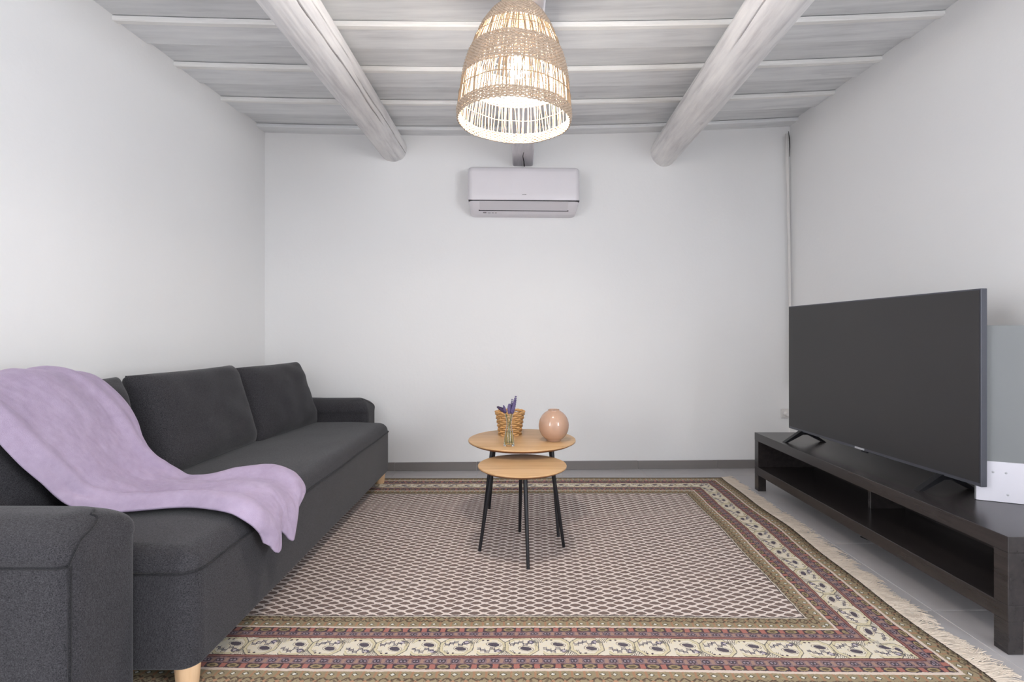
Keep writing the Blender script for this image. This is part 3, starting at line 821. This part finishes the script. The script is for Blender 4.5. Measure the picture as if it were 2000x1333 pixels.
# ------------------------------------------------------------------ throw blanket
def blanket():
    # (s, x, z, y_near, y_far) down the drape: behind the cushion, over it, across the seat, over the front edge
    rows = [(0.00, -1.712, 0.770, 1.36, 1.85), (0.05, -1.705, 0.825, 1.36, 1.865), (0.11, -1.655, 0.853, 1.37, 1.885), (0.17, -1.585, 0.842, 1.38, 1.905),
            (0.24, -1.520, 0.775, 1.42, 1.925), (0.33, -1.468, 0.672, 1.46, 1.945), (0.43, -1.425, 0.565, 1.51, 1.958), (0.50, -1.388, 0.487, 1.55, 1.985),
            (0.55, -1.335, 0.442, 1.60, 2.010), (0.62, -1.250, 0.432, 1.64, 2.010), (0.70, -1.120, 0.432, 1.66, 2.060), (0.77, -1.010, 0.434, 1.65, 2.105),
            (0.83, -0.925, 0.428, 1.640, 2.085), (0.865, -0.882, 0.408, 1.635, 2.055), (0.90, -0.858, 0.380, 1.640, 2.025), (0.95, -0.850, 0.335, 1.655, 1.975), (1.0, -0.847, 0.290, 1.675, 1.925)]
    NS, NTt = 130, 90
    P_ = []
    for j in range(NS+1):
        s = j/NS; x, z, ya, yb = interp(rows, s)
        x2, z2, _, _ = interp(rows, min(1, s+0.004)); x1, z1, _, _ = interp(rows, max(0, s-0.004))
        tx, tz = x2-x1, z2-z1; L = math.hypot(tx, tz); nx, nz = -tz/L, tx/L
        r_ = []
        for i in range(NTt+1):
            t_ = i/NTt
            y = ya + (yb-ya)*t_
            edge = min(1, t_/0.06, (1-t_)/0.06)
            seat = min(1, max(0, (s-0.5)/0.1)); hang = min(1, max(0, (s-0.86)/0.08)); cush = 1-seat
            h = 0.004
            # broad folds running down the cushion, slightly diagonal
            h += cush*(0.016*(0.5+0.5*math.sin(2*PI*(1.6*t_ + 1.3*s) + 0.6)) + 0.014*noise.noise((t_*3+1, s*6, 0)) + 0.004)
            h += cush*0.016*math.exp(-((t_-0.84-0.25*(s-0.3))/0.045)**2)
            h += cush*0.018*math.exp(-((t_-0.12-0.2*(s-0.3))/0.05)**2)
            # rucked folds where it meets the seat, long ridges over the seat
            h += seat*(1-hang)*(0.011*(0.5+0.5*math.sin(2*PI*(2.4*t_ + 1.4*s))) + 0.018*max(0, noise.noise((t_*5, s*7, 5))) )
            h += seat*(1-hang)*0.022*math.exp(-((t_-0.86+0.5*max(0, s-0.72))/0.07)**2)*min(1, max(0, (s-0.6)/0.1))
            h += seat*(1-hang)*0.020*math.exp(-((t_-0.12)/0.08)**2)
            h += 0.026*math.exp(-((s-0.53)/0.035)**2)*(0.4+0.8*noise.noise((t_*6, 2, 9)))*(1 if t_ < 0.5 else 0.4)
            # hanging flap: deep pleats
            h += hang*(0.020*(0.5+0.5*math.sin(2*PI*(2.35*t_ - 0.25))) + 0.004)
            h += 0.0035*noise.noise((t_*14, s*24, 3)) + 0.0016*noise.noise((t_*40, s*60, 4))
            h = max(h, 0.003)
            x_ = x + nx*h*edge + nx*0.002; z_ = z + nz*h*edge + nz*0.002
            if hang > 0:      # lower hem in two tongues
                z_ += hang*0.050*(abs(math.sin(PI*(t_*1.9+0.10))) < 0.38)*0 
                z_ += hang*((s-0.86)/0.14)*(0.028*(math.cos(2*PI*(t_*2.35+0.02))) + (0.0 if t_ < 0.75 else 0.35*(t_-0.75)))
            yw = y + 0.008*noise.noise((s*9, t_*2, 6)) + 0.010*math.sin(s*23+1)*(t_-0.5)*2*0.6
            r_.append(Vector((x_, yw, z_)))
        P_.append(r_)
    off = Vector((-1.2, 1.8, 0.4)); bm = bmesh.new()
    g = [[bm.verts.new(p-off) for p in r_] for r_ in P_]
    for j in range(NS):
        for i in range(NTt): bm.faces.new((g[j][i], g[j][i+1], g[j+1][i+1], g[j+1][i]))
    o = obj('throw_blanket', bm, mat_fleece, None, True); o.location = off
    md = o.modifiers.new('thickness', 'SOLIDIFY'); md.thickness = 0.009; md.offset = 1.0
    n0 = o.data.polygons[len(o.data.polygons)//2].normal
    if n0.z < 0: o.data.flip_normals()
    sb = o.modifiers.new('soft', 'SUBSURF'); sb.levels = 1; sb.render_levels = 1
    tag(o, 'lilac fleece throw draped over the near end of the sofa', 'blanket')
blanket()

# ------------------------------------------------------------------ nesting tables
RUGZ = 0.0102
def table(name, cx, cy, z, r, feet, tops, label):
    root = empty(name, (cx, cy, 0)); tag(root, label, 'coffee table')
    bm = bmesh.new()
    lathe(bm, [(0.0, z), (r-0.004, z), (r-0.0012, z-0.0012), (r, z-0.004), (r, z-0.006)], 96)
    top = obj('table_top', bm, mat_oak, root, True, 0.5)
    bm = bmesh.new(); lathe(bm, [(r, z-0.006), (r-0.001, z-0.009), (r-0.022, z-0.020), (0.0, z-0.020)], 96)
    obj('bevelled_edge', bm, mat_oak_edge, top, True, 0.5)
    for (fx, fy), (tx, ty) in zip(feet, tops):
        bm = bmesh.new()
        tube(bm, [(tx, ty, z-0.019), ((tx+fx)/2, (ty+fy)/2, (z-0.019+RUGZ)/2), (fx, fy, RUGZ)], lambda k: 0.0100-0.0025*k, 14)
        obj('leg', bm, mat_black, root, True, 0.8)
LT = (0.012, 2.72); ST = (0.012, 2.37)
table('nesting_table', LT[0], LT[1], 0.450, 0.284, [(-0.198, -0.20), (-0.185, 0.200), (0.203, 0.198), (0.178, -0.208)], [(-0.150, -0.15), (-0.150, 0.150), (0.150, 0.150), (0.150, -0.150)],
      'taller round oak-topped side table with black legs holding the vases')
table('nesting_table', ST[0], ST[1], 0.402, 0.205, [(0.024, -0.205), (-0.196, -0.023), (0.194, 0.020), (-0.012, 0.207)], [(0.012, -0.125), (-0.140, -0.005), (0.140, 0.005), (-0.005, 0.125)],
      'lower round oak-topped side table with black legs, empty, in front')

# ------------------------------------------------------------------ things on the table
def round_vase():
    root = empty('round_vase', (0.1775, 2.665, 0.450)); tag(root, 'glossy taupe ball-shaped vase on the taller table', 'vase')
    bm = bmesh.new(); prof = [(0.0, 0.0003), (0.034, 0.0003), (0.037, 0.003)]
    R_, zc = 0.0785, 0.0805
    for k in range(25):
        a = -1.06 + (1.19+1.06)*k/24; prof.append((R_*math.cos(a), zc + 0.0830*math.sin(a)))
    prof += [(0.0292, 0.1595), (0.0294, 0.1615), (0.0284, 0.1630), (0.0268, 0.1620), (0.0262, 0.157)]
    lathe(bm, prof, 64); obj('body', bm, mat_vase, root, True, 1.2)
    bm = bmesh.new(); lathe(bm, [(0.0262, 0.158), (0.040, 0.142), (0.060, 0.10), (0.05, 0.03), (0.0, 0.012)], 40)
    obj('inside', bm, mat_hole_shade, root, True)
round_vase()
def basket():
    root = empty('wicker_basket', (-0.054, 2.835, 0.450)); tag(root, 'small honey wicker basket behind the glass vase', 'basket')
    H = 0.132
    def rad(z):
        k = z/H; return 0.058 + 0.010*k + 0.010*k*k
    bm = bmesh.new(); rnd = random.Random(5)
    NST = 16; rows = 12
    for j in range(rows):
        z = 0.004 + (H-0.012)*j/(rows-1)
        pts = []
        for i in range(NST*6):
            th = 2*PI*i/(NST*6)
            wv = math.cos(th*NST/2 + PI*j)
            r = rad(z) + 0.0050*wv
            pts.append((r*math.cos(th), r*math.sin(th), z + 0.0010*math.sin(th*7+j)))
        tube(bm, pts, 0.0050, 6, closed=True)
    wv = obj('weave', bm, mat_wicker, root, True); wv['kind'] = 'stuff'
    bm = bmesh.new()
    for i in range(NST):
        th = 2*PI*(i)/NST
        tube(bm, [((rad(z))*math.cos(th), (rad(z))*math.sin(th), z) for z in (0.001, 0.04, 0.08, H-0.005)], 0.0022, 5)
    st = obj('stakes', bm, mat_wicker, root, True); st['kind'] = 'stuff'
    bm = bmesh.new()
    for s in (0, 1):
        pts = []
        for i in range(NST*4):
            th = 2*PI*i/(NST*4); a = th*NST/2 + s*PI
            pts.append(((rad(H)+0.004*math.cos(a))*math.cos(th), (rad(H)+0.004*math.cos(a))*math.sin(th), H-0.006+0.0045*math.sin(a)))
        tube(bm, pts, 0.0036, 6, closed=True)
    obj('braided_rim', bm, mat_wicker, root, True)['kind'] = 'stuff'
    bm = bmesh.new(); lathe(bm, [(0.0, 0.002), (0.056, 0.002), (0.056, 0.006), (0.0, 0.006)], 32); obj('bottom', bm, mat_wicker, root)
basket()
VX, VY, VZ = -0.053, 2.545, 0.450
def glass_vase():
    root = empty('glass_vase', (VX, VY, VZ)); tag(root, 'slim waisted clear glass vase holding the lavender', 'vase')
    out = [(0.0, 0.0004), (0.0265, 0.0004), (0.0280, 0.003), (0.0275, 0.010), (0.0245, 0.035), (0.0185, 0.070), (0.0130, 0.100), (0.0125, 0.112), (0.0150, 0.132), (0.0205, 0.155), (0.0225, 0.163)]
    inn = [(r-0.0016, z) for r, z in out[3:][::-1]]
    bm = bmesh.new(); lathe(bm, out + inn + [(0.0, 0.010)], 40); obj('glass', bm, mat_glass, root, True, 1.0)
    bm = bmesh.new(); lathe(bm, [(0.0, 0.0115), (0.0252, 0.0115), (0.0224, 0.035), (0.0165, 0.069), (0.0, 0.069)], 32)
    obj('water', bm, mat_water, root, True, 0.8)
glass_vase()
def sprig(tip, label, fl, head, width, seed, dark=False):
    rnd = random.Random(seed)
    root = empty('lavender_sprig', (VX, VY, VZ)); tag(root, label, 'flower', 'lavender sprigs in the glass vase')
    a = rnd.uniform(0, 2*PI)
    base = Vector((0.012*math.cos(a), 0.012*math.sin(a), 0.014))
    neck = Vector((tip[0]*0.10, tip[1]*0.10, 0.105)) + Vector((0.003*math.cos(a), 0.003*math.sin(a), 0))
    tip = Vector(tip)
    hr = math.hypot(tip.x, tip.y); rk = min(0.0165, hr*0.62)/max(hr, 1e-6); head = min(head, 0.27)
    rim = Vector((tip.x*rk, tip.y*rk, 0.160))
    path = [(0.0,)+tuple(base), (0.42,)+tuple(neck), (0.70,)+tuple(rim), (1.0,)+tuple(tip)]
    pts = [interp(path, k/14) for k in range(15)]
    bm = bmesh.new(); tube(bm, pts, 0.0012, 6); obj('stem', bm, mat_stem, root, True)
    bm = bmesh.new()
    for k in range(fl):
        q = k/(fl-1); s = 1 - head*(1-q)
        p = Vector(interp(path, s)); d = (Vector(interp(path, min(1, s+0.02))) - Vector(interp(path, s-0.02))).normalized()
        r = width*(0.55 + 0.45*math.sin(PI*min(1, 0.2+0.8*q)))
        for m in range(5):
            th = 2*PI*m/5 + k*1.3; e = Vector((math.cos(th), math.sin(th), 0.3)); e = (e - d*e.dot(d)*0.5).normalized()
            c = p + e*r*0.6
            ellipsoid(bm, c, r*0.55, r*0.55, r*0.75, 6, 4)
    f = obj('flower_head', bm, mat_flower_d if dark else mat_flower, root, True); f['kind'] = 'stuff'
sprig((0.0335, 0.004, 0.243), 'tallest lavender sprig leaning right in the glass vase', 9, 0.42, 0.0088, 1)
sprig((0.0150, 0.010, 0.228), 'upright lavender sprig just left of the tallest one', 8, 0.36, 0.0066, 2)
sprig((0.0020, -0.006, 0.205), 'thick purple lavender sprig in the middle of the bunch', 9, 0.42, 0.0100, 3)
sprig((0.0240, -0.010, 0.200), 'short lavender sprig low on the right of the bunch', 7, 0.34, 0.0092, 4)
sprig((-0.0270, 0.000, 0.198), 'thin lavender sprig bending left of the bunch', 6, 0.24, 0.0066, 5)
sprig((-0.0560, 0.010, 0.190), 'dark lavender sprig drooping farthest left over the basket', 7, 0.26, 0.0105, 6, True)

# ------------------------------------------------------------------ television bench and television
BX0, BX1, BY0, BY1 = 1.525, 1.935, 1.598, 3.325
BZ = 0.369
def bench():
    root = empty('tv_bench', (BX0, BY0, 0)); off = Vector((BX0, BY0, 0))
    tag(root, 'long low black-brown television bench along the right wall', 'tv bench')
    def p(name, x0, x1, y0, y1, z0, z1, r=0.0015):
        bm = rbox(x0, x1, y0, y1, z0, z1, r, 1); bmesh.ops.translate(bm, verts=bm.verts[:], vec=-off); return obj(name, bm, mat_bench, root)
    p('top', BX0, BX1, BY0, BY1, BZ-0.050, BZ)
    p('lower_shelf', BX0+0.0005, BX1, BY0+0.0005, BY1-0.0005, 0.102, 0.153)
    for y0 in (BY0+0.0008, BY1-0.0508): p('end_panel', BX0+0.0008, BX1-0.001, y0, y0+0.05, 0.153, BZ-0.05)
    p('divider', BX0+0.185, BX1-0.045, 2.495, 2.515, 0.153, BZ-0.05)
    p('back_panel', BX1-0.055, BX1-0.045, BY0+0.05, BY1-0.05, 0.153, BZ-0.05, 0.0)
    for x0 in (BX0+0.001, BX1-0.051):
        for y0 in (BY0+0.001, BY1-0.051): p('leg', x0, x0+0.05, y0, y0+0.05, 0.0, 0.102)
bench()
def television():
    # far lower corner and near lower corner of the screen plane, on the floor plan
    F = Vector((1.648, 3.140, 0)); N_ = Vector((1.722, 1.912, 0))
    d = F - N_; Wd = d.length; ang = math.atan2(d.y, d.x) - PI/2
    root = empty('television', (N_.x, N_.y, BZ), ang)
    tag(root, 'large flat black television standing on the bench', 'television')
    z0, z1 = 0.062, 0.806       # above the bench top; local y runs away from the camera, local x into the wall
    obj('panel', rbox(0.002, 0.026, 0, Wd, z0, z1, 0.0015, 1), mat_bezel, root)
    scr = obj('screen', rbox(-0.0006, 0.006, 0.006, Wd-0.006, z0+0.014, z1-0.006, 0.0, 1), mat_screen, root)
    obj('back_housing', rbox(0.024, 0.062, 0.16, Wd-0.16, z0+0.03, z0+0.45, 0.012, 2), mat_tvback, root)
    bm = rbox(-0.0012, 0.004, Wd*0.485, Wd*0.535, z0+0.003, z0+0.012, 0.0, 1); obj('badge', bm, mat_silver, root)
    bm = rbox(-0.001, 0.010, Wd*0.47, Wd*0.50, z0-0.006, z0+0.001, 0.001, 1); obj('sensor', bm, mat_black, root)
    # splayed feet
    def foot(yc):
        bm = bmesh.new()
        prof = [(-0.112, 0.0005), (-0.092, 0.0005), (0.000, 0.046), (0.030, 0.046), (0.122, 0.0005), (0.142, 0.0005), (0.042, 0.066), (-0.012, 0.066)]
        a = [bm.verts.new((x+0.006, yc-0.013, z)) for x, z in prof]; b = [bm.verts.new((x+0.006, yc+0.013, z)) for x, z in prof]
        n = len(prof)
        for i in range(n): bm.faces.new((a[i], a[(i+1)%n], b[(i+1)%n], b[i]))
        for q in (a, b):
            for idx in ((0,1,2,7),(7,2,3,6),(6,3,4,5)): bm.faces.new([q[i] for i in idx])
        obj('foot', bm, mat_black, root)
    foot(Wd-0.125); foot(0.17)
television()
def glass_panel():
    A_ = Vector((1.748, 1.965, BZ)); B_ = Vector((2.105, 1.805, BZ))
    d = B_-A_; L = d.length; ang = math.atan2(d.y, d.x)
    root = empty('glass_screen', A_, ang)
    tag(root, 'frosted grey glass panel with white base plate behind the television', 'glass panel')
    obj('glass', rbox(0, L, 0, 0.008, 0.001, 0.668, 0.001, 1), mat_frost, root)
    pl = obj('base_plate', rbox(0.002, L, -0.004, -0.0005, 0.001, 0.152, 0.0008, 1), mat_white, root)
    for x, z in ((0.052, 0.112), (0.090, 0.112), (0.25, 0.112), (0.29, 0.112), (0.095, 0.03)):
        bm = bmesh.new(); ellipsoid(bm, (x, -0.004, z), 0.0042, 0.003, 0.0042, 12, 8); obj('rivet', bm, mat_silver, pl, True)
glass_panel()
bm = rbox(-0.006, 0.006, -0.045, 0.045, 0, 0.006, 0.001, 1)
o = obj('black_strip', bm, mat_black); o.location = (1.700, 2.49, 0.0004); o.rotation_euler = (0, 0, 0.25)
tag(o, 'small flat black strip lying on the floor tiles under the bench', 'strip')

# ------------------------------------------------------------------ pendant lamp
def lamp():
    LX, LY = -0.008, 1.90
    root = empty('pendant_lamp', (LX, LY, 0)); tag(root, 'bell-shaped woven seagrass pendant lamp, switched on, hanging from the beam', 'pendant lamp')
    prof = [(1.790, 0.2075), (1.832, 0.2095), (1.914, 0.199), (1.9975, 0.183), (2.07, 0.158), (2.125, 0.133), (2.162, 0.112), (2.195, 0.085), (2.214, 0.058), (2.224, 0.030), (2.226, 0.012)]
    def R(z): return interp(prof, z)[0]
    rnd = random.Random(11)
    tilt = Matrix.Translation((0, 0, 2.226)) @ Matrix.Rotation(0.03, 4, 'Y') @ Matrix.Translation((0, 0, -2.226))
    # cane sticks
    bm = bmesh.new(); NS = 132
    for i in range(NS):
        th = 2*PI*(i+rnd.uniform(-0.25, 0.25))/NS; tw = rnd.uniform(-0.05, 0.05)
        zt = 2.215 if i % 2 == 0 else 2.165
        pts = []
        for k in range(13):
            q = k/12; z = 1.796 + (zt-1.796)*q; a = th + tw*math.sin(q*6+i) ; r = R(z)
            pts.append((r*math.cos(a), r*math.sin(a), z))
        tube(bm, pts, 0.0022, 4, caps=False)
    bmesh.ops.transform(bm, matrix=tilt, verts=bm.verts[:])
    s = obj('cane_sticks', bm, mat_stick, root, True); s['kind'] = 'stuff'
    # woven bands
    def weave(z0, z1, name, step=0.0058):
        bm = bmesh.new(); z = z0; j = 0; M_ = NS*2
        while z <= z1:
            r0 = R(z); pts = []
            ph = rnd.uniform(0, 6)
            for i in range(M_):
                th = 2*PI*i/M_; wv = math.cos(PI*i + PI*j) if False else (1 if (i//2 + j) % 2 else -1)*(1 if i % 2 else 0.6)
                r = r0 + 0.0020*wv + 0.0008*math.sin(9*th+ph)
                pts.append((r*math.cos(th), r*math.sin(th), z + 0.0010*math.sin(5*th+ph) + 0.0007*rnd.uniform(-1, 1)))
            tube(bm, pts, lambda k: 0.0034, 4, closed=True)
            z += step*(1.0 if r0 > 0.09 else 0.6); j += 1
        bmesh.ops.transform(bm, matrix=tilt, verts=bm.verts[:])
        o = obj(name, bm, mat_grass, root, True); o['kind'] = 'stuff'
    weave(1.792, 1.830, 'woven_rim'); weave(1.932, 2.040, 'woven_band'); weave(2.112, 2.224, 'woven_cap')
    bm = bmesh.new()
    for z in (1.880, 2.077):
        pts = [((R(z)+0.002)*math.cos(2*PI*i/80), (R(z)+0.002)*math.sin(2*PI*i/80), z+0.0015*math.sin(i*0.7)) for i in range(80)]
        tube(bm, pts, 0.0018, 5, closed=True)
    bmesh.ops.transform(bm, matrix=tilt, verts=bm.verts[:])
    obj('binding_threads', bm, mat_stick, root, True)['kind'] = 'stuff'
    # knot, cord, holder, bulb
    bm = bmesh.new()
    for k, (r, z) in enumerate(((0.018, 2.229), (0.020, 2.236), (0.016, 2.243))):
        tube(bm, [(r*math.cos(2*PI*i/20), r*math.sin(2*PI*i/20)*0.8, z + 0.003*math.sin(4*PI*i/20+k)) for i in range(20)], 0.0048, 6, closed=True)
    obj('rope_knot', bm, mat_cord, root, True)['kind'] = 'stuff'
    bm = bmesh.new(); tube(bm, [(0, 0, 2.2515), (0.001, 0, 2.20), (0, 0, 2.085)], 0.0035, 8); obj('cord', bm, mat_cord, root, True)
    bm = bmesh.new(); lathe(bm, [(0.0, 2.088), (0.012, 2.088), (0.019, 2.075), (0.020, 2.040), (0.0, 2.040)], 24); obj('bulb_holder', bm, mat_brass, root, True, 0.6)
    bm = bmesh.new(); lathe(bm, [(0.0, 1.956), (0.014, 1.9575), (0.025, 1.964), (0.0325, 1.976), (0.034, 1.988), (0.031, 2.003), (0.024, 2.018), (0.016, 2.030), (0.014, 2.041)], 28)
    obj('bulb', bm, mat_bulb, root, True)
lamp()
